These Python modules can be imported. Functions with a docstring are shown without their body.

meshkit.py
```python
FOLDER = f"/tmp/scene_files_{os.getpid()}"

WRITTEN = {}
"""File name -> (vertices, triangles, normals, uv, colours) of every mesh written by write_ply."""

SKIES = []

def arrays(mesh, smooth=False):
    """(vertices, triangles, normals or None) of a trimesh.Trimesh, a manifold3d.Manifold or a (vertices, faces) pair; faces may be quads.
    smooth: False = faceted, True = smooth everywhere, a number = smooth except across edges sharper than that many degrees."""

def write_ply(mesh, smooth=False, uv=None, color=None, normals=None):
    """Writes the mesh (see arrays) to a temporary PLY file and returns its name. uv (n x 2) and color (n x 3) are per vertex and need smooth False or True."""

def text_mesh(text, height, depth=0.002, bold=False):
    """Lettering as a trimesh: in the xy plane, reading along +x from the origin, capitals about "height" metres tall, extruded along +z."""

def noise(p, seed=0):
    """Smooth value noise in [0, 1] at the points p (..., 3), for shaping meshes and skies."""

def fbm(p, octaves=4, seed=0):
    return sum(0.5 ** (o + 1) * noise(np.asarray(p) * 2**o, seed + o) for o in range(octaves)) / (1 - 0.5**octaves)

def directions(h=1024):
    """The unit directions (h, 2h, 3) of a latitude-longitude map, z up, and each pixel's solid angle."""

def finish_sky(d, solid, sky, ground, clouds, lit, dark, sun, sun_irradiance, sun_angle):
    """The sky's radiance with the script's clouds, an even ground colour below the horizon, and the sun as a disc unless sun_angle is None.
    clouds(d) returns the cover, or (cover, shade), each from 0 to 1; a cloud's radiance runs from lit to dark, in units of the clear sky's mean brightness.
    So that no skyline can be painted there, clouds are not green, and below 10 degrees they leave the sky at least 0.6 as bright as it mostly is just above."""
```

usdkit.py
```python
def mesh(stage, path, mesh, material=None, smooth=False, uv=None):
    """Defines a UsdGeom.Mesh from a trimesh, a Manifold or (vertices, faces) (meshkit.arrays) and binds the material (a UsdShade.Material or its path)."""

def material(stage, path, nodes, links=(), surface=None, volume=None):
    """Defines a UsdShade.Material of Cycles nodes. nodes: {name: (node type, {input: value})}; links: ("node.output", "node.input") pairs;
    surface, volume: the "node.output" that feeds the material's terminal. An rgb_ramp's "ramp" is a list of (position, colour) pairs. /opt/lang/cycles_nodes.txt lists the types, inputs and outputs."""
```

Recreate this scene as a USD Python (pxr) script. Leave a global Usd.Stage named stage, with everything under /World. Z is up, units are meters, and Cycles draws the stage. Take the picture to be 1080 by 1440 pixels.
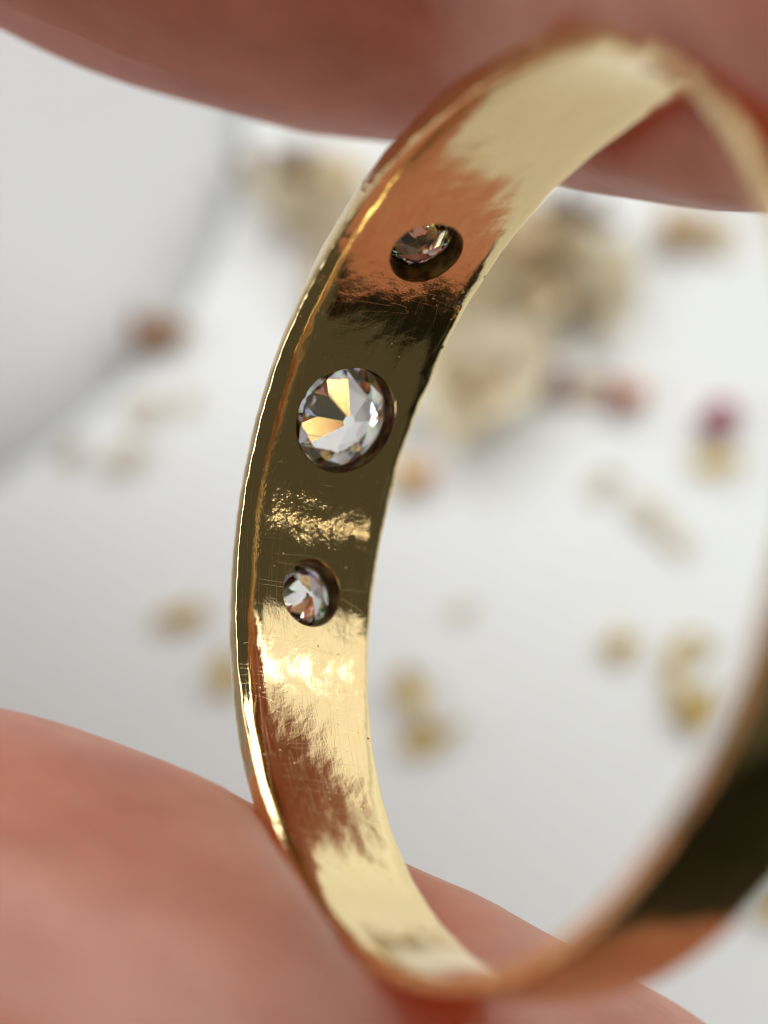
import math, random
import numpy as np
import trimesh, manifold3d as m3
from scipy.spatial import HalfspaceIntersection, ConvexHull
import usdkit, meshkit
from pxr import Usd, UsdGeom, UsdLux, UsdShade, Gf, Sdf, Vt

stage = Usd.Stage.CreateInMemory()
UsdGeom.SetStageUpAxis(stage, 'Z'); UsdGeom.SetStageMetersPerUnit(stage, 1.0)
UsdGeom.Xform.Define(stage, '/World'); UsdGeom.Scope.Define(stage, '/World/Looks')
MM = 0.001
rng = np.random.default_rng(7)

# ------------------------------------------------------------------ camera (looks steeply down on a white table)
TILT = math.radians(20); CAM_D = 90.0                      # mm along the view axis to the table
F_PX = 4000.0                                              # focal length in pixels of the 1080 wide photograph
RIGHT = np.array([1.0, 0, 0])
UP = np.array([0, math.cos(TILT), math.sin(TILT)])
BACK = np.array([0, -math.sin(TILT), math.cos(TILT)])      # from the scene to the camera
CAM = BACK * CAM_D                                         # mm; the table point on the axis is the origin
def W(p):                                                  # camera coordinates in mm (x right, y up, z towards camera) -> world metres
    p = np.asarray(p, float)
    return (CAM + p[..., :1] * RIGHT + p[..., 1:2] * UP + p[..., 2:3] * BACK) * MM
def WD(d):
    d = np.asarray(d, float); return d[..., :1] * RIGHT + d[..., 1:2] * UP + d[..., 2:3] * BACK
def px(x, y, depth):                                       # photo pixel at a depth -> camera coordinates in mm
    return np.array([(x - 540) * depth / F_PX, (720 - y) * depth / F_PX, -depth])
def on_table(x, y, h=0.0):                                 # photo pixel -> world mm on the table, h mm above it
    d = WD(np.array([(x - 540) / F_PX, (720 - y) / F_PX, -1.0]))
    t = (h - CAM[2]) / d[2]
    return CAM + d * t
cam = UsdGeom.Camera.Define(stage, '/World/camera')
cam.CreateFocalLengthAttr(100.0); cam.CreateHorizontalApertureAttr(27.0); cam.CreateVerticalApertureAttr(36.0)
cam.CreateClippingRangeAttr((0.002, 50.0))
cam.CreateFStopAttr(30.0); cam.CreateFocusDistanceAttr(0.0636)
cam.CreateExposureAttr(0.0)
M = Gf.Matrix4d(*RIGHT, 0, *UP, 0, *BACK, 0, *(CAM * MM), 1)
cam.AddTransformOp().Set(M)

# ------------------------------------------------------------------ light: soft daylight from a window beyond the table, plus added area lights
def light_xf(prim, pos, target):
    z = np.array(pos, float) - np.array(target, float); z /= np.linalg.norm(z)
    x = np.cross([0, 0, 1.0], z); x /= np.linalg.norm(x); y = np.cross(z, x)
    prim.AddTransformOp().Set(Gf.Matrix4d(*x, 0, *y, 0, *z, 0, *map(float, pos), 1))
dome = UsdLux.DomeLight.Define(stage, '/World/sky'); dome.CreateIntensityAttr(1.0)
def softbox(name, az, el, dist, w, h, inten, col):
    l = UsdLux.RectLight.Define(stage, '/World/' + name); l.CreateWidthAttr(w); l.CreateHeightAttr(h); l.CreateIntensityAttr(inten); l.CreateColorAttr(Gf.Vec3f(*col))
    az, el = math.radians(az), math.radians(el)
    light_xf(l, (dist * math.sin(az) * math.cos(el), dist * math.cos(az) * math.cos(el), dist * math.sin(el) + 0.01), (0, 0, 0.02))
softbox('window_light', 46, 18, 0.8, 1.15, 0.52, 1.0, (1, 0.99, 0.97))       # wide window beyond the table, a little to the right
softbox('added_upper_light', 25, 48, 0.8, 1.3, 0.40, 4.7, (0.99, 1.0, 0.98))  # added area light above it, lifts the table and thumb
softbox('added_side_light', -86, 31, 0.9, 1.1, 0.50, 4.2, (0.90, 0.965, 1.0))  # added fill light, brightens the left of the table
lamp = UsdLux.SphereLight.Define(stage, '/World/room_lamp')
lamp.CreateRadiusAttr(0.0025); lamp.CreateIntensityAttr(170.0); lamp.CreateColorAttr(Gf.Vec3f(1, 0.9, 0.72))
lamp.AddTranslateOp().Set((0.515, -0.19, 0.29))

def mat(name, nodes, links=(), surface='p.BSDF', volume=None):
    return usdkit.material(stage, '/World/Looks/' + name, nodes, links, surface=surface, volume=volume)
dm = mat('sky_light', {'b': ('background_shader', {'color': (0.95, 0.88, 0.60), 'strength': 0.075})}, surface='b.background')
UsdShade.MaterialBindingAPI.Apply(dome.GetPrim()).Bind(dm)

# ------------------------------------------------------------------ materials
GOLD = mat('polished_gold', {
    'uv': ('uvmap', {'attribute': 'st'}),
    'n1': ('noise_texture', {'scale': 2.2, 'detail': 6.0, 'roughness': 0.65}),
    'n2': ('noise_texture', {'scale': 6.0, 'detail': 2.0, 'roughness': 0.6}),
    'mp2': ('mapping', {'scale': (2.2, 11.0, 1), 'rotation': (0, 0, 0.08)}),
    'n3': ('noise_texture', {'scale': 1.6, 'detail': 5.0, 'roughness': 0.75}),
    'n4': ('noise_texture', {'scale': 16.0, 'detail': 1.0, 'roughness': 0.5}),
    'mp5': ('mapping', {'scale': (0.28, 2.6, 1), 'rotation': (0, 0, 0.28)}),          # hairline scratches, two directions
    'n5': ('noise_texture', {'scale': 1.7, 'detail': 1.0, 'distortion': 0.2}),
    'd5': ('math', {'math_type': 'subtract', 'value2': 0.5}), 'e5': ('math', {'math_type': 'absolute'}),
    's5': ('map_range', {'from_min': 0.0, 'from_max': 0.003, 'to_min': -0.07, 'to_max': 0.0, 'clamp': True}),
    'mp6': ('mapping', {'scale': (2.0, 0.28, 1), 'rotation': (0, 0, -0.7)}),
    'n6': ('noise_texture', {'scale': 1.3, 'detail': 1.0, 'distortion': 0.2}),
    'd6': ('math', {'math_type': 'subtract', 'value2': 0.47}), 'e6': ('math', {'math_type': 'absolute'}),
    's6': ('map_range', {'from_min': 0.0, 'from_max': 0.0025, 'to_min': -0.06, 'to_max': 0.0, 'clamp': True}),
    'vo': ('voronoi_texture', {'scale': 3.2, 'feature': 'f1'}),                        # scattered pin-prick pits
    'vs': ('map_range', {'from_min': 0.03, 'from_max': 0.075, 'to_min': -0.9, 'to_max': 0.0, 'clamp': True}),
    'sx': ('separate_xyz', {}),
    'k1': ('map_range', {'range_type': 'smoothstep', 'from_min': 25.7, 'from_max': 27.0, 'to_min': 0.0, 'to_max': 1.0, 'clamp': True}),
    'k2': ('map_range', {'range_type': 'smoothstep', 'from_min': 28.6, 'from_max': 29.8, 'to_min': 1.0, 'to_max': 0.0, 'clamp': True}),
    'k3': ('math', {'math_type': 'multiply'}), 'k5': ('math', {'math_type': 'multiply', 'value2': 0.42}),
    'n7': ('noise_texture', {'scale': 11.0, 'detail': 1.5, 'roughness': 0.6}),
    'mp8': ('mapping', {'rotation': (0, 0, 0.9)}),
    'w8': ('wave_texture', {'scale': 2.3, 'distortion': 2.0, 'detail': 2.0, 'detail_scale': 1.5}),
    'x8': ('math', {'math_type': 'multiply_add', 'value2': 0.10}),
    'k4': ('math', {'math_type': 'multiply'}), 'a7': ('math', {'math_type': 'add'}),
    'rr': ('map_range', {'from_min': 0.35, 'from_max': 0.75, 'to_min': 0.035, 'to_max': 0.12}),
    'a1': ('math', {'math_type': 'multiply', 'value2': 0.13}),
    'a2': ('math', {'math_type': 'multiply_add', 'value2': 0.26}),
    'a3': ('math', {'math_type': 'multiply_add', 'value2': 0.09}),
    'a4': ('math', {'math_type': 'add'}), 'a5': ('math', {'math_type': 'add'}), 'a6': ('math', {'math_type': 'add'}),
    'b': ('bump', {'strength': 0.30, 'distance': 0.00003}),
    'cr': ('rgb_ramp', {'ramp': [(0.0, (0.84, 0.61, 0.28)), (0.5, (0.90, 0.70, 0.37)), (1.0, (0.92, 0.75, 0.45))]}),
    'p': ('principled_bsdf', {'metallic': 1.0}),
}, [('uv.UV', 'n1.vector'), ('uv.UV', 'n2.vector'), ('uv.UV', 'mp2.vector'), ('mp2.vector', 'n3.vector'), ('uv.UV', 'n4.vector'), ('uv.UV', 'vo.vector'), ('vo.distance', 'vs.value'),
    ('uv.UV', 'mp5.vector'), ('mp5.vector', 'n5.vector'), ('n5.fac', 'd5.value1'), ('d5.value', 'e5.value1'), ('e5.value', 's5.value'),
    ('uv.UV', 'mp6.vector'), ('mp6.vector', 'n6.vector'), ('n6.fac', 'd6.value1'), ('d6.value', 'e6.value1'), ('e6.value', 's6.value'),
    ('n1.fac', 'rr.value'), ('rr.result', 'p.roughness'), ('n1.fac', 'cr.fac'), ('cr.color', 'p.base_color'),
    ('n3.fac', 'a1.value1'), ('n2.fac', 'a2.value1'), ('a1.value', 'a2.value3'), ('n4.fac', 'a3.value1'), ('a2.value', 'a3.value3'),
    ('a3.value', 'a4.value1'), ('s5.result', 'a4.value2'), ('a4.value', 'a5.value1'), ('s6.result', 'a5.value2'), ('a5.value', 'a6.value1'), ('vs.result', 'a6.value2'),
    ('uv.UV', 'sx.vector'), ('sx.x', 'k1.value'), ('sx.x', 'k2.value'), ('k1.result', 'k3.value1'), ('k2.result', 'k3.value2'), ('uv.UV', 'n7.vector'), ('uv.UV', 'mp8.vector'), ('mp8.vector', 'w8.vector'),
    ('w8.fac', 'x8.value1'), ('n7.fac', 'x8.value3'), ('x8.value', 'k4.value1'), ('k3.value', 'k5.value1'), ('k5.value', 'k4.value2'), ('a6.value', 'a7.value1'), ('k4.value', 'a7.value2'),
    ('a7.value', 'b.height'), ('b.normal', 'p.normal')])
DARK_GOLD = mat('dark_gold', {'g': ('geometry', {}), 'n': ('noise_texture', {'scale': 3500.0, 'detail': 4.0}), 'cr': ('rgb_ramp', {'ramp': [(0.35, (0.10, 0.055, 0.025)), (0.7, (0.42, 0.26, 0.10))]}), 'p': ('principled_bsdf', {'metallic': 0.9, 'roughness': 0.38})},
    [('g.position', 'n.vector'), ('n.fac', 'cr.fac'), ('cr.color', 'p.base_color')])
DIAMOND = mat('diamond', {
    'r': ('glass_bsdf', {'color': (1, 0, 0), 'IOR': 2.045, 'roughness': 0.0}),
    'g': ('glass_bsdf', {'color': (0, 1, 0), 'IOR': 2.07, 'roughness': 0.0}),
    'b': ('glass_bsdf', {'color': (0, 0, 1), 'IOR': 2.105, 'roughness': 0.0}),
    'w': ('glass_bsdf', {'color': (1, 1, 1), 'IOR': 2.07, 'roughness': 0.0}), 'mx': ('mix_closure', {'fac': 0.35}),
    's1': ('add_closure', {}), 's2': ('add_closure', {})},
    [('r.BSDF', 's1.closure1'), ('g.BSDF', 's1.closure2'), ('s1.closure', 's2.closure1'), ('b.BSDF', 's2.closure2'), ('w.BSDF', 'mx.closure1'), ('s2.closure', 'mx.closure2')], surface='mx.closure')
SKIN = mat('skin', {
    'g': ('geometry', {}),
    'n': ('noise_texture', {'scale': 420.0, 'detail': 4.0}),
    'n2': ('noise_texture', {'scale': 2600.0, 'detail': 3.0}),
    'cr': ('rgb_ramp', {'ramp': [(0.3, (0.34, 0.138, 0.092)), (0.7, (0.43, 0.205, 0.142))]}),
    'w': ('wave_texture', {'scale': 620.0, 'bands_direction': 'z', 'distortion': 4.0, 'detail': 2.0, 'detail_scale': 0.25}),
    'ad': ('math', {'math_type': 'multiply_add', 'value2': 0.35}),
    'b': ('bump', {'strength': 0.06, 'distance': 0.00010}),
    'p': ('principled_bsdf', {'roughness': 0.48, 'subsurface_weight': 0.85, 'subsurface_scale': 0.0022, 'subsurface_radius': (1.0, 0.32, 0.18), 'subsurface_method': 'random_walk', 'specular_ior_level': 0.45}),
}, [('g.position', 'n.vector'), ('g.position', 'n2.vector'), ('n.fac', 'cr.fac'), ('cr.color', 'p.base_color'), ('g.position', 'w.vector'), ('w.fac', 'ad.value1'), ('n2.fac', 'ad.value3'), ('ad.value', 'b.height'), ('b.normal', 'p.normal')])
def plain(name, c1, c2, scale, rough=0.6, bump=0.0, sss=0.0, spec=0.4):
    nodes = {'g': ('geometry', {}), 'n': ('noise_texture', {'scale': scale, 'detail': 5.0}),
             'cr': ('rgb_ramp', {'ramp': [(0.3, c1), (0.7, c2)]}),
             'b': ('bump', {'strength': bump, 'distance': 0.0002}),
             'p': ('principled_bsdf', {'roughness': rough, 'subsurface_weight': sss, 'subsurface_scale': 0.001, 'specular_ior_level': spec})}
    return mat(name, nodes, [('g.position', 'n.vector'), ('n.fac', 'cr.fac'), ('cr.color', 'p.base_color'), ('n.fac', 'b.height'), ('b.normal', 'p.normal')])
def petal_mat(name, c1, c2, scale):
    nodes = {'g': ('geometry', {}), 'n': ('noise_texture', {'scale': scale, 'detail': 5.0}), 'cr': ('rgb_ramp', {'ramp': [(0.3, c1), (0.7, c2)]}),
             'p': ('principled_bsdf', {'roughness': 0.7}), 't': ('translucent_bsdf', {}), 'm': ('mix_closure', {'fac': 0.4})}
    return mat(name, nodes, [('g.position', 'n.vector'), ('n.fac', 'cr.fac'), ('cr.color', 'p.base_color'), ('cr.color', 't.color'), ('p.BSDF', 'm.closure1'), ('t.BSDF', 'm.closure2')], surface='m.closure')
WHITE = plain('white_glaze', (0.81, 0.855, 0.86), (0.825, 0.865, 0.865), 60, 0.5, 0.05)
SHEET = plain('greyed_white', (0.61, 0.635, 0.65), (0.65, 0.67, 0.68), 50, 0.75, 0.1)  # greyer white; its tone holds down the overlit far slab
CREAM = petal_mat('cream_petal', (0.95, 0.80, 0.55), (0.97, 0.89, 0.70), 500)
IVORY = petal_mat('ivory_petal', (0.88, 0.82, 0.64), (0.92, 0.88, 0.74), 300)
TAN = plain('tan_petal', (0.60, 0.43, 0.22), (0.76, 0.60, 0.36), 700, 0.7, 0.3)
BROWN = plain('brown_bract', (0.16, 0.11, 0.07), (0.28, 0.20, 0.13), 700, 0.7, 0.3)
STRAW = plain('straw_flake', (0.56, 0.40, 0.09), (0.80, 0.62, 0.22), 900, 0.55, 0.4)
PALE = plain('pale_flake', (0.68, 0.60, 0.42), (0.80, 0.74, 0.58), 900, 0.6, 0.4)
MAROON = plain('maroon_bud', (0.30, 0.008, 0.035), (0.42, 0.02, 0.06), 900, 0.4, 0.3)
PLUM = plain('plum_bud', (0.14, 0.06, 0.12), (0.24, 0.12, 0.20), 900, 0.5, 0.3)
AMBER = plain('amber_seed', (0.06, 0.03, 0.01), (0.34, 0.15, 0.03), 600, 0.35, 0.3)
CORAL = plain('coral_bud', (0.65, 0.25, 0.18), (0.75, 0.50, 0.18), 600, 0.5, 0.3)

# ------------------------------------------------------------------ helpers
used = {}
def numbered(parent, name):
    k = used.get((parent, name), 0); used[(parent, name)] = k + 1
    return f'{parent}/{name}' + (f'_{k:03d}' if k else '')
def tag(prim, label=None, cat=None, group=None, kind=None):
    for k, v in (('label', label), ('category', cat), ('group', group), ('kind', kind)):
        if v: prim.SetCustomDataByKey(k, v)
    return prim
def put(name, mesh, m, parent='/World', smooth=35, uvf=None):          # mesh in metres, in the parent's frame
    path = numbered(str(parent), name)
    v, f, n = meshkit.arrays(mesh, smooth)
    g = UsdGeom.Mesh.Define(stage, path)
    g.CreatePointsAttr(Vt.Vec3fArray.FromNumpy(v.astype(np.float32)))
    g.CreateFaceVertexCountsAttr(Vt.IntArray.FromNumpy(np.full(len(f), 3, np.int32)))
    g.CreateFaceVertexIndicesAttr(Vt.IntArray.FromNumpy(f.astype(np.int32).ravel()))
    g.CreateSubdivisionSchemeAttr('none')
    if n is not None:
        g.CreateNormalsAttr(Vt.Vec3fArray.FromNumpy(n.astype(np.float32))); g.SetNormalsInterpolation('vertex')
    if uvf is not None:
        UsdGeom.PrimvarsAPI(g).CreatePrimvar('st', Sdf.ValueTypeNames.TexCoord2fArray, 'vertex').Set(Vt.Vec2fArray.FromNumpy(uvf(v).astype(np.float32)))
    UsdShade.MaterialBindingAPI.Apply(g.GetPrim()).Bind(m)
    return g.GetPrim()
def thing(name, label, cat, loc_mm, group=None, basis=None):
    x = UsdGeom.Xform.Define(stage, numbered('/World', name))
    loc = np.asarray(loc_mm, float) * MM
    if basis is None: x.AddTranslateOp().Set(tuple(map(float, loc)))
    else: x.AddTransformOp().Set(Gf.Matrix4d(*map(float, basis[0]), 0, *map(float, basis[1]), 0, *map(float, basis[2]), 0, *map(float, loc), 1))
    tag(x.GetPrim(), label, cat, group)
    return x.GetPrim().GetPath()

# ------------------------------------------------------------------ setting: white slab with a rounded edge lying on a white sheet
def catmull(P, n):
    P = np.asarray(P, float); out = []
    for i in range(len(P) - 1):
        p0, p1, p2, p3 = P[max(i - 1, 0)], P[i], P[i + 1], P[min(i + 2, len(P) - 1)]
        for t in np.linspace(0, 1, n, endpoint=False):
            out.append(0.5 * ((2 * p1) + (-p0 + p2) * t + (2 * p0 - 5 * p1 + 4 * p2 - p3) * t * t + (-p0 + 3 * p1 - 3 * p2 + p3) * t ** 3))
    out.append(P[-1]); return np.array(out)
edge_px = [(-1800, 1700), (-800, 1180), (-250, 850), (0, 668), (110, 585), (205, 495), (270, 410), (315, 310), (338, 215), (345, 100), (345, -150), (340, -900), (330, -2500)]
edge = catmull([on_table(*q)[:2] for q in edge_px], 14)
outline = np.vstack([edge, [[150, 130], [150, -39], [-60, -39]]])
SLAB = 1.1
import shapely.geometry as sg
def slab_mesh(outline, fil):
    nx = np.roll(outline, -1, 0) - np.roll(outline, 1, 0); nrm = np.stack([nx[:, 1], -nx[:, 0]], 1); nrm /= np.linalg.norm(nrm, axis=1)[:, None]
    area = 0.5 * np.sum(outline[:, 0] * np.roll(outline[:, 1], -1) - np.roll(outline[:, 0], -1) * outline[:, 1])
    inw = nrm if area < 0 else -nrm
    rows = [(outline, -SLAB)]
    for a in np.linspace(0, 90, 12):
        a = math.radians(a); rows.append((outline + inw * (fil * (1 - math.cos(a))), -SLAB + 0.02 + (SLAB - 0.02) * math.sin(a)))
    N = len(outline); V = np.vstack([np.column_stack([r, np.full(N, z)]) for r, z in rows]); Fq = []
    for k in range(len(rows) - 1):
        for i in range(N):
            j = (i + 1) % N
            q = [k * N + i, k * N + j, (k + 1) * N + j, (k + 1) * N + i]
            Fq += [[q[0], q[1], q[2]], [q[0], q[2], q[3]]]
    tv, tf = trimesh.creation.triangulate_polygon(sg.Polygon(rows[-1][0]), engine='earcut')
    t = trimesh.util.concatenate([trimesh.Trimesh(V, Fq, process=False), trimesh.Trimesh(np.column_stack([tv, np.zeros(len(tv))]), tf, process=False)])
    t.merge_vertices(); t.fix_normals()
    if t.face_normals[np.argmax(t.area_faces)][2] < 0: t.invert()
    return t.apply_scale(MM)
tag(put('tabletop', slab_mesh(outline, 0.3), WHITE, smooth=60), 'smooth white tabletop slab with a soft rounded edge under the ring', kind='structure')
en = np.gradient(edge, axis=0); en = np.stack([-en[:, 1], en[:, 0]], 1); en /= np.linalg.norm(en, axis=1)[:, None]
if np.dot(en[len(en) // 2], [-1, 1]) < 0: en = -en
outline2 = np.vstack([edge + en * 0.25, [[-60, 420], [-150, 420], [-150, -20]]])
tag(put('tabletop', slab_mesh(outline2, 2.4), SHEET, smooth=60), 'second tabletop slab added to form the dark band at left, greyed to even out the light', kind='structure')  # added slab: its rounded joint makes the dark band, its grey offsets the light
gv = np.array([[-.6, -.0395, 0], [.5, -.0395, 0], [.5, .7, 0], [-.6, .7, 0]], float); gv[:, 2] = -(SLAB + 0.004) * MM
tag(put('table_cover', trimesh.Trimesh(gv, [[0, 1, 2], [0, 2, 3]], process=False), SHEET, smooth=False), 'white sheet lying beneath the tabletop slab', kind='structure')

fl = trimesh.creation.box(extents=(12, 12, 0.02)); fl.apply_translation([0, 0, -0.72])
tag(put('floor', fl, plain('dark_floor', (0.05, 0.045, 0.03), (0.08, 0.07, 0.045), 6, 0.7), smooth=False), 'dark floor far below the table', kind='structure')
# ------------------------------------------------------------------ the ring
S = 9.0
rp = [0.3642, -0.0388, -1.6432, 0.2935, 6.3097]
eR = [0.0102, 0.0385, -0.0023, 0.0030]
wC = [0.3484, -0.0216, 0.0402, 0.0040, -0.0121]; tC = [0.0861, -0.0347, 0.0287, 0.0200, 0.0024]; HB = 0.0178 * S
ax = np.array([rp[2], rp[3], 1.0]); ax /= np.linalg.norm(ax)
u = np.cross([0, 1, 0], ax); u /= np.linalg.norm(u); v_ = np.cross(ax, u)
RC = np.array([rp[0], rp[1], -rp[4]]) * S
B = [WD(u), WD(v_), WD(ax)]                                # ring frame in the world: x, y in its plane, z along its axis
def four(c, P): return c[0] + c[1] * np.cos(P) + c[2] * np.sin(P) + c[3] * np.cos(2 * P) + c[4] * np.sin(2 * P)
def Rin(P): return S * (1 + eR[0] * np.cos(2 * P) + eR[1] * np.sin(2 * P) + eR[2] * np.cos(3 * P) + eR[3] * np.sin(3 * P)) + 0.30 * np.exp(-((np.mod(P, 2 * np.pi) - math.radians(74)) / math.radians(20)) ** 2)
def wid(P): return S * four(wC, P)
def thk(P): return S * np.maximum(four(tC, P), 0.045) - 0.42 * np.exp(-((np.mod(P, 2 * np.pi) - math.radians(62)) / math.radians(30)) ** 2)
def smooth_poly(P, it, keep=0.25):
    for _ in range(it):
        Q = np.roll(P, -1, 0); P = np.stack([P * (1 - keep) + Q * keep, P * keep + Q * (1 - keep)], 1).reshape(-1, P.shape[1])
    return P
# profile corners: (fraction of thickness, which side of the width, offset in mm, radial offset in mm); axial = side*w/2 + offset
prof = []
for s in np.linspace(-1, 1, 25): prof.append((0.0, s, 0, 0.055 * max(0, (abs(s) - 0.74) / 0.26) ** 2))       # inner face, eased at both rims
prof += [(0.03, 1, 0.06, 0.055), (0.085, 1, 0.15, 0.03), (0.12, 1, 0.185, 0.02), (0.16, 1, 0.195, 0), (0.30, 1, 0.19, 0), (0.44, 1, 0.125, 0), (0.62, 1, 0.01, 0), (0.85, 1, -0.08, 0), (0.98, 1, -HB, 0)]
for s in np.linspace(0.86, -0.86, 15): prof.append((1.0, s, 0, 0.09 * (1 - s * s)))                          # gently domed outer face
prof += [(0.97, -1, HB, 0), (0.86, -1, 0.04, 0), (0.62, -1, -0.05, 0), (0.42, -1, -0.06, 0), (0.16, -1, -0.055, 0.02), (0.05, -1, -0.02, 0.05)]
prof = smooth_poly(np.array(prof, float), 1)
NP = len(prof); NA = 1000
P = np.linspace(0, 2 * np.pi, NA, endpoint=False)
R0, w0, t0 = Rin(P)[:, None], wid(P)[:, None], thk(P)[:, None]
gg = np.clip((t0 - 0.40) / 0.85, 0.12, 1)                  # how far the outer corner is rounded off: least where the band is thin
nearside = (prof[None, :, 1] > 0.98) & (prof[None, :, 0] > 0.4)
frac = np.where(nearside, 1 - (1 - prof[None, :, 0]) * gg, prof[None, :, 0])
rad = R0 + frac * t0 + prof[None, :, 3]
axl = prof[None, :, 1] * w0 / 2 + prof[None, :, 2] * np.where(np.abs(prof[None, :, 2]) == HB, gg, (t0 / 1.1) ** 2)
pts = np.stack([rad * np.cos(P)[:, None], rad * np.sin(P)[:, None], axl], 2)
# hand-made unevenness: slow waves, stronger on the side faces
wob = (meshkit.fbm(pts * 0.55, 3, 3) - 0.5) * 0.055 + (meshkit.fbm(pts * 1.9, 3, 5) - 0.5) * 0.016
patch = np.exp(-((np.degrees(P)[:, None] - 176.5) / 5.0) ** 2) * np.exp(-((axl - 0.1) / 0.7) ** 2) * (prof[None, :, 0] < 0.01)       # file marks between two stones
wob = wob + patch * (0.0035 * np.sin(P[:, None] * S / 0.72 * 2 * np.pi + axl * 0.9) + 0.007 * (meshkit.fbm(np.stack([P[:, None] * S * 2.6 + axl * 0, axl * 2.2, axl * 0], 2), 3, 12) - 0.5))
rad = rad + wob
axl = axl + (meshkit.fbm(pts * 1.1 + 9, 4, 8) - 0.5) * 0.075 * (np.abs(prof[None, :, 1]) > 0.95) + (meshkit.fbm(pts * 4.5 + 5, 2, 18) - 0.5) * 0.03 * (np.abs(prof[None, :, 1]) > 0.99) * (prof[None, :, 0] > 0.1)
pts = np.stack([rad * np.cos(P)[:, None], rad * np.sin(P)[:, None], axl], 2).reshape(-1, 3)
ii, jj = np.meshgrid(np.arange(NA), np.arange(NP), indexing='ij')
a_ = (ii * NP + jj).ravel(); b_ = (((ii + 1) % NA) * NP + jj).ravel(); c_ = (((ii + 1) % NA) * NP + (jj + 1) % NP).ravel(); d_ = (ii * NP + (jj + 1) % NP).ravel()
rf = np.vstack([np.stack([a_, b_, c_], 1), np.stack([a_, c_, d_], 1)])
band = trimesh.Trimesh(pts, rf, process=False)
if band.volume < 0: band.invert()
def to_m(t): return m3.Manifold(m3.Mesh(np.asarray(t.vertices, np.float32), np.asarray(t.faces, np.uint32)))
body = to_m(band)

def local(phi, r, z):                                      # ring frame, mm
    return np.array([r * math.cos(phi), r * math.sin(phi), z])
def stone_frame(phi, z, r):
    o = np.array([math.cos(phi), math.sin(phi), 0]); t = np.array([-math.sin(phi), math.cos(phi), 0]); k = np.array([0, 0, 1.0])
    T = np.eye(4); T[:3, 0] = t; T[:3, 1] = k; T[:3, 2] = o; T[:3, 3] = local(phi, r, z)
    return T
# (angle, shift along the axis in mm, girdle radius, culet depth below the inner face, pavilion angle, spin, big)
stones = [(math.radians(135.0), -0.05, 0.80, 0.05, 35, 10, False), (math.radians(164.0), 0.0, 1.21, -0.17, 30.5, 17, True), (math.radians(189.5), 0.0, 0.72, 0.03, 34, 31, False)]
def cone(r0, r1, z0, z1, n=96):
    a = np.linspace(0, 2 * np.pi, n, endpoint=False)
    p = np.vstack([np.column_stack([r0 * np.cos(a), r0 * np.sin(a), np.full(n, z0)]), np.column_stack([r1 * np.cos(a), r1 * np.sin(a), np.full(n, z1)])])
    return m3.Manifold.hull_points(p)
def place_m(man, T): return man.transform(T[:3, :4])
for phi, zz, gr, cul, pav, spin, big in stones:
    R = float(Rin(np.array(phi))); T = stone_frame(phi, zz, R)
    hole = cone(gr + 0.035, gr + 0.035, -1.2, 3.5) + cone(gr + 0.085, gr + 0.035, -0.1, 0.02)
    body = body - place_m(hole, T)
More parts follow.
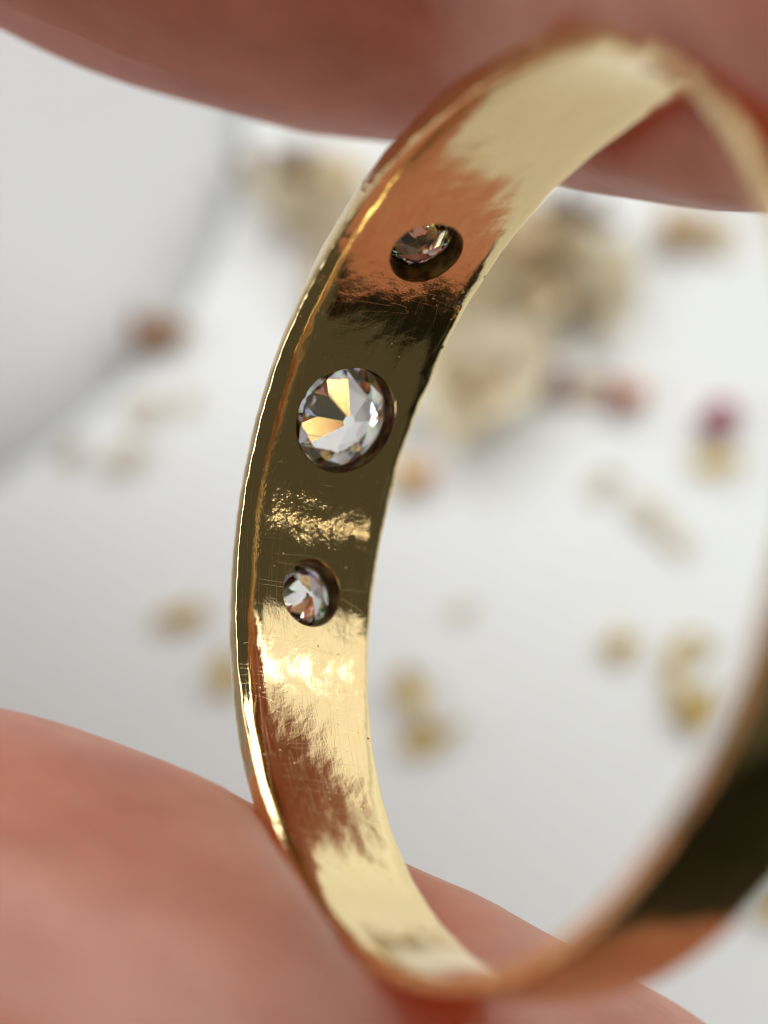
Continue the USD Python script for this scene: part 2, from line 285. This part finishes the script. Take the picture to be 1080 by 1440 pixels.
# casting pits near the far rim
for ph_d, sfrac, r in [(140.2, -0.80, 0.075), (143.2, -0.88, 0.10), (144.6, -0.90, 0.065), (137.0, -1.0, 0.04), (209.5, -0.93, 0.045), (150, -0.97, 0.035), (221, -0.55, 0.04), (127, 0.35, 0.03)]:
    ph = math.radians(ph_d); R = float(Rin(np.array(ph))); w = float(wid(np.array(ph)))
    extra = 0.055 * max(0, (abs(sfrac) - 0.74) / 0.26) ** 2
    body = body - m3.Manifold.sphere(r, 20).translate(tuple(local(ph, R + extra, sfrac * w / 2)))
bm = body.to_mesh(); bandm = trimesh.Trimesh(bm.vert_properties[:, :3], bm.tri_verts, process=False)
bandm.apply_scale(MM)
def ring_uv(v):
    ph = np.arctan2(v[:, 1], v[:, 0]) % (2 * np.pi)
    return np.column_stack([ph * S, v[:, 2] / MM + 20 + np.hypot(v[:, 0], v[:, 1]) / MM * 0.8])
ring = thing('ring', 'gold band ring with three round clear stones, held between thumb and finger', 'ring', W(RC) / MM, basis=B)
put('band', bandm, GOLD, ring, 32, ring_uv)

def brilliant(r, pav_deg, crown_h=0.28, culet=0.09, n=8):
    H = []                                                 # half spaces n.x <= d (z up is the table side)
    def plane(az, tilt, d): H.append([math.sin(tilt) * math.cos(az), math.sin(tilt) * math.sin(az), math.cos(tilt), -d])
    pav = math.radians(pav_deg); g = 0.03 * r
    for k in range(n):                                     # pavilion mains and lower halves
        a = 2 * math.pi * k / n; plane(a, math.pi - pav, r * math.sin(pav) * 0.995)
    for k in range(2 * n):
        a = 2 * math.pi * (k + 0.5) / (2 * n); p2 = pav + math.radians(2.2); plane(a, math.pi - p2, r * math.sin(p2) * 0.987)
    dep = r * math.tan(pav)
    plane(0, math.pi, dep * (1 - culet))
    cr = math.radians(34)
    for k in range(n):
        a = 2 * math.pi * k / n; plane(a, cr, r * math.sin(cr) * 1.0 + g * math.cos(cr))
    for k in range(2 * n):
        a = 2 * math.pi * (k + 0.5) / (2 * n); c2 = cr + math.radians(6); plane(a, c2, r * math.sin(c2) * 0.99 + g * math.cos(c2))
    for k in range(n):
        a = 2 * math.pi * (k + 0.5) / n; c3 = math.radians(22); plane(a, c3, r * math.sin(c3) * 0.80 + (crown_h * r * 0.72) * math.cos(c3))
    plane(0, 0, crown_h * r + g)
    for k in range(48): plane(2 * math.pi * k / 48, math.pi / 2, r * 0.998)
    hs = HalfspaceIntersection(np.array(H), np.array([0, 0, -0.05 * r]))
    q = np.unique(np.round(hs.intersections, 6), axis=0)
    h = ConvexHull(q); t = trimesh.Trimesh(q, h.simplices, process=True); t.fix_normals()
    if t.volume < 0: t.invert()
    return t, dep * (1 - culet)
for phi, zz, gr, cul, pav, spin, big in stones:
    st, dep = brilliant(gr, pav, culet=0.12 if big else 0.08)
    R = float(Rin(np.array(phi))); T = stone_frame(phi, zz, R + cul + dep)
    st.apply_transform(trimesh.transformations.rotation_matrix(math.radians(spin), [0, 0, 1])); st.apply_transform(T); st.apply_scale(MM)
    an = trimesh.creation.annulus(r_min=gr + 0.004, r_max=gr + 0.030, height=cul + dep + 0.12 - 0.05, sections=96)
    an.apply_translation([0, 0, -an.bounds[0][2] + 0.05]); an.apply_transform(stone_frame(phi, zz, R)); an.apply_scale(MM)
    put('seat', an, DARK_GOLD, ring, 40)  # thin lining in a darker gold over each hole wall
    d = put('stone', st, DIAMOND, ring, False)
    tag(d, 'large round clear stone in the middle of the three' if big else None)

# ------------------------------------------------------------------ the hand
def chain(man, joints, n=28):
    for (p, r), (q, s) in zip(joints[:-1], joints[1:]):
        A = m3.Manifold.sphere(r, n).translate(tuple(p)); Bm = m3.Manifold.sphere(s, n).translate(tuple(q))
        man = man + m3.Manifold.batch_hull([A, Bm])
    return man
K = 66.0 / F_PX
def J(x, y, d, r): return (px(x, y, d), r)
hand = m3.Manifold()
thumb = [J(x, y, d, 512 * k * d / F_PX) for x, y, d, k in [(930, 2020, 66, 0.96), (700, 1842, 65.3, 0.98), (420, 1712, 62.2, 1.0), (150, 1600, 61.2, 1.0), (-124, 1482, 61.8, 1.0), (-520, 1440, 62, 1.02), (-1100, 1600, 63, 1.06)]] + [J(-2100, 1750, 64, 10.0), J(-3400, 1600, 66, 11.0), J(-4700, 1000, 67, 12.0)]
index = [J(x, y, d, r * d / 66.0) for x, y, d, r in [(1480, -150, 49.5, 7.6), (1210, -200, 57.0, 8.3), (1030, -215, 64.5, 8.45), (860, -238, 67.0, 8.4), (730, -270, 67.7, 8.1), (560, -308, 67.5, 8.5), (400, -345, 67, 8.5), (220, -424, 66.5, 8.45), (-150, -640, 66, 8.6), (-800, -1200, 67, 8.7)]] + [J(-2200, -2300, 69, 9.4), J(-4400, -2300, 67, 10.5)]
hand = chain(chain(hand, thumb), index)
for base, mid, end, tip in [((-4600, -2800), (-3000, -3500), (-2100, -3200), (-2500, -2800)), ((-4700, -3300), (-3200, -4000), (-2350, -3800), (-2750, -3400)), ((-4900, -3800), (-3500, -4400), (-2800, -4300), (-3100, -3900))]:
    hand = chain(hand, [J(*base, 64, 10.0), J(*mid, 61, 8.8), J(*end, 61, 8.0), J(*tip, 63, 7.4)])
pal = [J(-4400, -2300, 67, 10.5), J(-4700, -3300, 65, 10.5), J(-4900, -3800, 65, 10), J(-8200, -2900, 66, 11.5), J(-8400, -900, 66, 12.5), J(-6800, 200, 66, 12)]
hand = hand + m3.Manifold.batch_hull([m3.Manifold.sphere(r, 28).translate(tuple(p)) for p, r in pal])
hand = chain(hand, [J(-4700, 1000, 67, 12.0), J(-6800, 200, 66, 12.5)])
hand = chain(hand, [J(-7900, -1500, 66, 17), J(-9500, -1000, 62, 18), J(-14000, -1100, 50, 24)])
hand = hand.refine_to_length(0.8)
hm = hand.to_mesh(); ht = trimesh.Trimesh(hm.vert_properties[:, :3], hm.tri_verts, process=True)
trimesh.smoothing.filter_taubin(ht, lamb=0.5, nu=0.52, iterations=25)
ht.vertices = ht.vertices + ht.vertex_normals * ((meshkit.fbm(ht.vertices * 0.22, 3, 4) - 0.5) * 0.5)[:, None]
q = (np.asarray(ht.vertices) - RC) @ np.stack([u, v_, ax], 1)     # the flesh gives way under the ring
ph = np.arctan2(q[:, 1], q[:, 0]); rr = np.hypot(q[:, 0], q[:, 1]); half = wid(ph) / 2
outr = Rin(ph) + thk(ph) + 0.12
fall = np.clip(1 - (np.abs(q[:, 2]) - half - 0.02) / np.where(q[:, 2] > 0, 0.35, 1.8), 0, 1); fall = fall * fall * (3 - 2 * fall)
front = q[:, 2] > 0                                                # in front it wells up over the rim, but not across the opening
tgt = np.where(front, outr * fall + (Rin(ph) - 0.35) * (1 - fall) - np.clip(q[:, 2] - half - 0.4, 0, 3) * 0.5, outr)
push = np.maximum(tgt - rr, 0) * np.where(front, 1.0, fall) * (rr > 4.0)
rr2 = rr + push
ht.vertices = RC + np.column_stack([rr2 * np.cos(ph), rr2 * np.sin(ph), q[:, 2]]) @ np.stack([u, v_, ax], 0)
trimesh.smoothing.filter_taubin(ht, lamb=0.5, nu=0.52, iterations=8)
ht = trimesh.Trimesh(W(ht.vertices), ht.faces, process=False)
tag(put('person', ht, SKIN, smooth=True), 'bare hand pinching the gold ring between thumb below and finger above', 'person')

# ------------------------------------------------------------------ dried flowers on the table
def petal(l, w, curl, seed, twist=0.0, nu=7, nv=6, th=0.05):
    r = np.random.default_rng(seed); U, Vv = np.meshgrid(np.linspace(0, 1, nu), np.linspace(-1, 1, nv), indexing='ij')
    half = w / 2 * np.sin(np.pi * np.clip(U * 0.86 + 0.07, 0, 1)) ** 0.75
    X = U * l; Y = Vv * half; Z = curl * l * (U ** 2) + 0.22 * w * Vv ** 2 * (1 + 0.4 * r.normal()) + twist * Vv * U * w
    p = np.stack([X, Y, Z], 2) + (meshkit.noise(np.stack([X, Y, Z], 2) * 2.5 / max(l, .2) + seed % 97, seed) - 0.5)[..., None] * np.array([0.1, 0.1, 0.28]) * l
    top = p.reshape(-1, 3); bot = top - [0, 0, th]; f = []
    idx = lambda i, j: i * nv + j
    for i in range(nu - 1):
        for j in range(nv - 1):
            a, b, c, d = idx(i, j), idx(i + 1, j), idx(i + 1, j + 1), idx(i, j + 1); o = nu * nv
            f += [[a, b, c], [a, c, d], [o + a, o + c, o + b], [o + a, o + d, o + c]]
    rim = [idx(i, 0) for i in range(nu)] + [idx(nu - 1, j) for j in range(1, nv)] + [idx(i, nv - 1) for i in range(nu - 2, -1, -1)] + [idx(0, j) for j in range(nv - 2, 0, -1)]
    o = nu * nv
    for a, b in zip(rim, rim[1:] + rim[:1]): f += [[a, o + a, o + b], [a, o + b, b]]
    t = trimesh.Trimesh(np.vstack([top, bot]), f, process=False); return t
def rot(a, axis): return trimesh.transformations.rotation_matrix(a, axis)
def blob(r, seed, flat=(1, 1, 1), amp=0.3, sub=3, freq=1.6):
    t = trimesh.creation.icosphere(subdivisions=sub, radius=1.0)
    t.vertices *= (1 + (meshkit.fbm(t.vertices * freq + seed, 3, seed) - 0.5) * 2 * amp)[:, None]
    t.vertices *= np.array(flat) * r; return t
UNIT = 95.0 / F_PX                                          # mm on the table per photo pixel, roughly

def cluster(name, label, spots, seed):
    r = np.random.default_rng(seed)
    c0 = on_table(*np.mean([s[:2] for s in spots], axis=0)); c0[2] = 0
    root = thing(name, label, 'dried flower', c0)
    for (x, y, hgt, size, m) in spots:
        p = on_table(x, y, hgt) - c0
        n = int(r.integers(4, 6)); az = r.uniform(0, 6.28); tx, ty = r.normal(0, 0.35, 2)
        core = blob(size * 0.16, int(r.integers(1e6)), (1, 1, 0.8), 0.25, 2); core.apply_translation(p); core.apply_scale(MM)
        fl = put('floret', core, CREAM if m is not BROWN else BROWN, root, True)
        for k in range(n):
            t = petal(size * r.uniform(0.8, 1.15), size * r.uniform(0.6, 0.95), r.uniform(0.0, 0.22), int(r.integers(1e6)), r.normal(0, 0.2))
            t.apply_transform(rot(az + k * 2 * math.pi / n + r.normal(0, 0.15), [0, 0, 1])); t.apply_transform(rot(tx, [1, 0, 0])); t.apply_transform(rot(ty, [0, 1, 0]))
            t.apply_translation(p); t.apply_scale(MM); put('petal', t, m, fl.GetPath(), True)
        if hgt > 1.2:                                      # a short stalk down to the table
            st = trimesh.creation.cylinder(radius=0.09, segment=[p - [0, 0, 0.05], np.array([p[0] * 0.8, p[1] * 0.8, 0.05])], sections=7); st.apply_scale(MM)
            put('stalk', st, TAN, fl.GetPath(), True)
spots = []
r_ = np.random.default_rng(21)
for x0, x1, y0, y1, k in [(400, 470, 225, 330, 8), (455, 560, 235, 420, 11), (560, 660, 260, 420, 9), (650, 760, 300, 520, 22), (700, 830, 310, 400, 10), (740, 860, 350, 430, 8), (640, 720, 470, 560, 6)]:
    for _ in range(k):
        m = [CREAM, CREAM, CREAM, IVORY, CREAM, IVORY, CREAM, TAN][int(r_.integers(6))]
        spots.append((r_.uniform(x0, x1), r_.uniform(y0, y1), r_.uniform(0.1, 0.7), r_.uniform(0.75, 1.35), m))
for x, y in [(795, 300), (835, 305), (410, 230)]: spots.append((x, y, 2.6, 0.8, BROWN))
cluster('dried_flower_bunch', 'bunch of crumpled cream dried blossoms on the tabletop behind the ring', spots, 3)
spots = [(r_.uniform(935, 1030), r_.uniform(305, 335), r_.uniform(0.2, 0.8), r_.uniform(0.5, 0.8), [TAN, CREAM][int(r_.integers(2))]) for _ in range(6)]
cluster('dried_flower_sprig', 'small tan dried blossom sprig just below the fingertip at upper right', spots, 5)

# a large pale petal lying flat
t = petal(4.4, 4.6, 0.05, 77, nu=16, nv=14, th=0.08); t.apply_transform(rot(math.radians(62), [0, 0, 1]))
c = on_table(628, 618); t.vertices[:, 2] += 0.25 - t.vertices[:, 2].min() - 0.2
th_ = thing('petal', 'broad pale yellow petal lying flat under the cream dried blossoms', 'petal', c); t.apply_scale(MM)
put('petal_blade', t, IVORY, th_, True)

def bud(name, label, cat, x, y, r, m, flat=(1, 1, 0.9), cal=BROWN, seed=1, az=0.0, spread=0.8):
    c = on_table(x, y); root = thing(name, label, cat, c); T = rot(az, [0, 0, 1])
    b = blob(r, seed, flat, 0.18, 3); b.apply_translation([0, 0, r * flat[2]]); b.apply_transform(T); b.apply_scale(MM); put('bud', b, m, root, True)
    for k in range(4):
        t = petal(r * 1.3, r * 0.7, 0.2, seed * 10 + k); t.apply_transform(rot((k - 1.5) * spread, [0, 0, 1])); t.apply_translation([-r * 1.5, 0, r * 0.5 + 0.05 * k]); t.apply_transform(T); t.apply_scale(MM); put('bract', t, cal, root, True)
bud('dried_bud', 'round maroon dried bud nearest the right side of the band', 'bud', 1012, 590, 0.50, MAROON, seed=2, az=1.2, cal=MAROON)
bud('dried_bud', 'brownish red dried bud at the end of a tan husk', 'bud', 888, 560, 0.46, CORAL, cal=MAROON, seed=3, az=0.2)
bud('dried_bud', 'dark plum dried bud beside the broad pale petal', 'bud', 762, 532, 0.50, PLUM, cal=PLUM, seed=4, az=2.6)
bud('dried_bud', 'coral and yellow dried bud against the right rim of the ring near its large stone', 'bud', 588, 672, 0.50, CORAL, flat=(1.15, .9, .8), cal=STRAW, seed=5, az=0.1)
bud('seed_head', 'dark amber seed head sitting on the rounded table edge', 'seed head', 228, 475, 0.62, AMBER, flat=(1.35, .8, .8), cal=AMBER, seed=6, az=0.15)
bud('seed_head', 'small grey brown seed head under the upper finger at left', 'seed head', 345, 232, 0.36, BROWN, cal=TAN, seed=7, az=1.5)

def flake(label, x, y, pieces, m, cat='petal scrap', name='petal_scrap', seed=0):
    c = on_table(x, y); root = thing(name, label, cat, c)
    for k, (dx, dy, l, w, az, lift) in enumerate(pieces):
        t = petal(l * UNIT, w * UNIT, 0.12, seed * 31 + k, 0.15, nu=8, nv=6, th=0.06)
        t.apply_translation([-l * UNIT / 2, 0, 0]); t.apply_transform(rot(az, [0, 0, 1]))
        t.vertices[:, 2] += 0.03 + lift - t.vertices[:, 2].min(); t.apply_translation([dx * UNIT, -dy * UNIT, 0]); t.apply_scale(MM)
        put('scrap_piece', t, m, root, True)
flake('pale petal scrap left of the ring, above the longer curled one', 205, 580, [(0, 0, 50, 30, .1, 0)], PALE, seed=1)
flake('tiny tan petal scrap, nearest below the dark amber seed head', 265, 567, [(0, 0, 30, 26, 1.4, 0)], PALE, seed=2)
flake('faint tan petal scrap, farthest left on the slab', 100, 640, [(0, 0, 34, 24, .6, 0)], PALE, seed=3)
flake('longer curled straw petal scrap left of the large stone', 175, 648, [(0, 0, 62, 26, .35, 0), (15, -5, 30, 20, .9, .2)], PALE, seed=4)
flake('straw coloured petal scrap left of the lower small stone', 253, 871, [(0, 0, 70, 24, .2, 0), (14, -4, 34, 24, .5, .2)], STRAW, seed=5)
flake('straw petal scrap half hidden by the left edge of the band', 318, 950, [(0, 0, 60, 34, 1.4, 0)], STRAW, seed=6)
flake('tiny pale grey petal scrap inside the ring', 648, 860, [(0, 0, 34, 22, .2, 0)], PALE, seed=7)
flake('star shaped straw flower scrap inside the ring', 870, 912, [(0, 0, 50, 16, .3, 0), (0, 0, 50, 16, 1.4, .1), (0, 0, 44, 14, 2.5, .2)], STRAW, 'flower scrap', 'flower_scrap', 8)
flake('curled golden husk by the right inner rim', 968, 935, [(-18, 5, 60, 22, 1.5, .1), (0, -26, 44, 20, .1, .2), (28, -16, 22, 16, .6, 0), (-22, 26, 26, 18, 2.2, 0)], STRAW, 'husk', 'dried_husk', 9)
flake('golden clump of dried scraps touching the right inner rim', 975, 1000, [(0, 0, 60, 34, .3, .1), (10, 8, 50, 30, 1.3, .3), (-12, -5, 46, 26, 2.1, .2), (14, -10, 40, 26, .8, .4)], STRAW, 'flower scrap', 'flower_scrap', 10)
flake('straw husk standing above another in the lower part of the ring', 577, 975, [(0, 0, 66, 34, 2.0, .1), (6, 14, 40, 24, 1.8, .3)], STRAW, 'husk', 'dried_husk', 11)
flake('straw husk with a thin tail, lowest inside the ring', 600, 1042, [(-8, 0, 50, 36, .8, .1), (14, -4, 70, 14, .35, .1)], STRAW, 'husk', 'dried_husk', 12)
flake('tan husk between the plum bud and brownish red bud', 825, 549, [(0, 0, 62, 26, .1, .1)], TAN, 'husk', 'dried_husk', 13)
flake('pale straw petal scrap below the round maroon bud', 1005, 655, [(0, 0, 66, 26, -.15, .1)], STRAW, seed=14)
flake('oval pale petal scrap inside the ring above the thin broken stalk', 848, 685, [(0, 0, 44, 28, .3, 0)], PALE, seed=15)
flake('thin broken straw stalk slanting across the middle of the ring', 925, 740, [(-18, -22, 50, 26, -.8, .1), (12, 14, 66, 22, -.75, .0), (30, 30, 30, 18, -.4, .1)], PALE, 'stalk', 'dried_stalk', 16)
flake('yellow petal scrap right of the band at lower right', 1085, 1270, [(0, 0, 40, 50, .3, .1)], STRAW, seed=17)
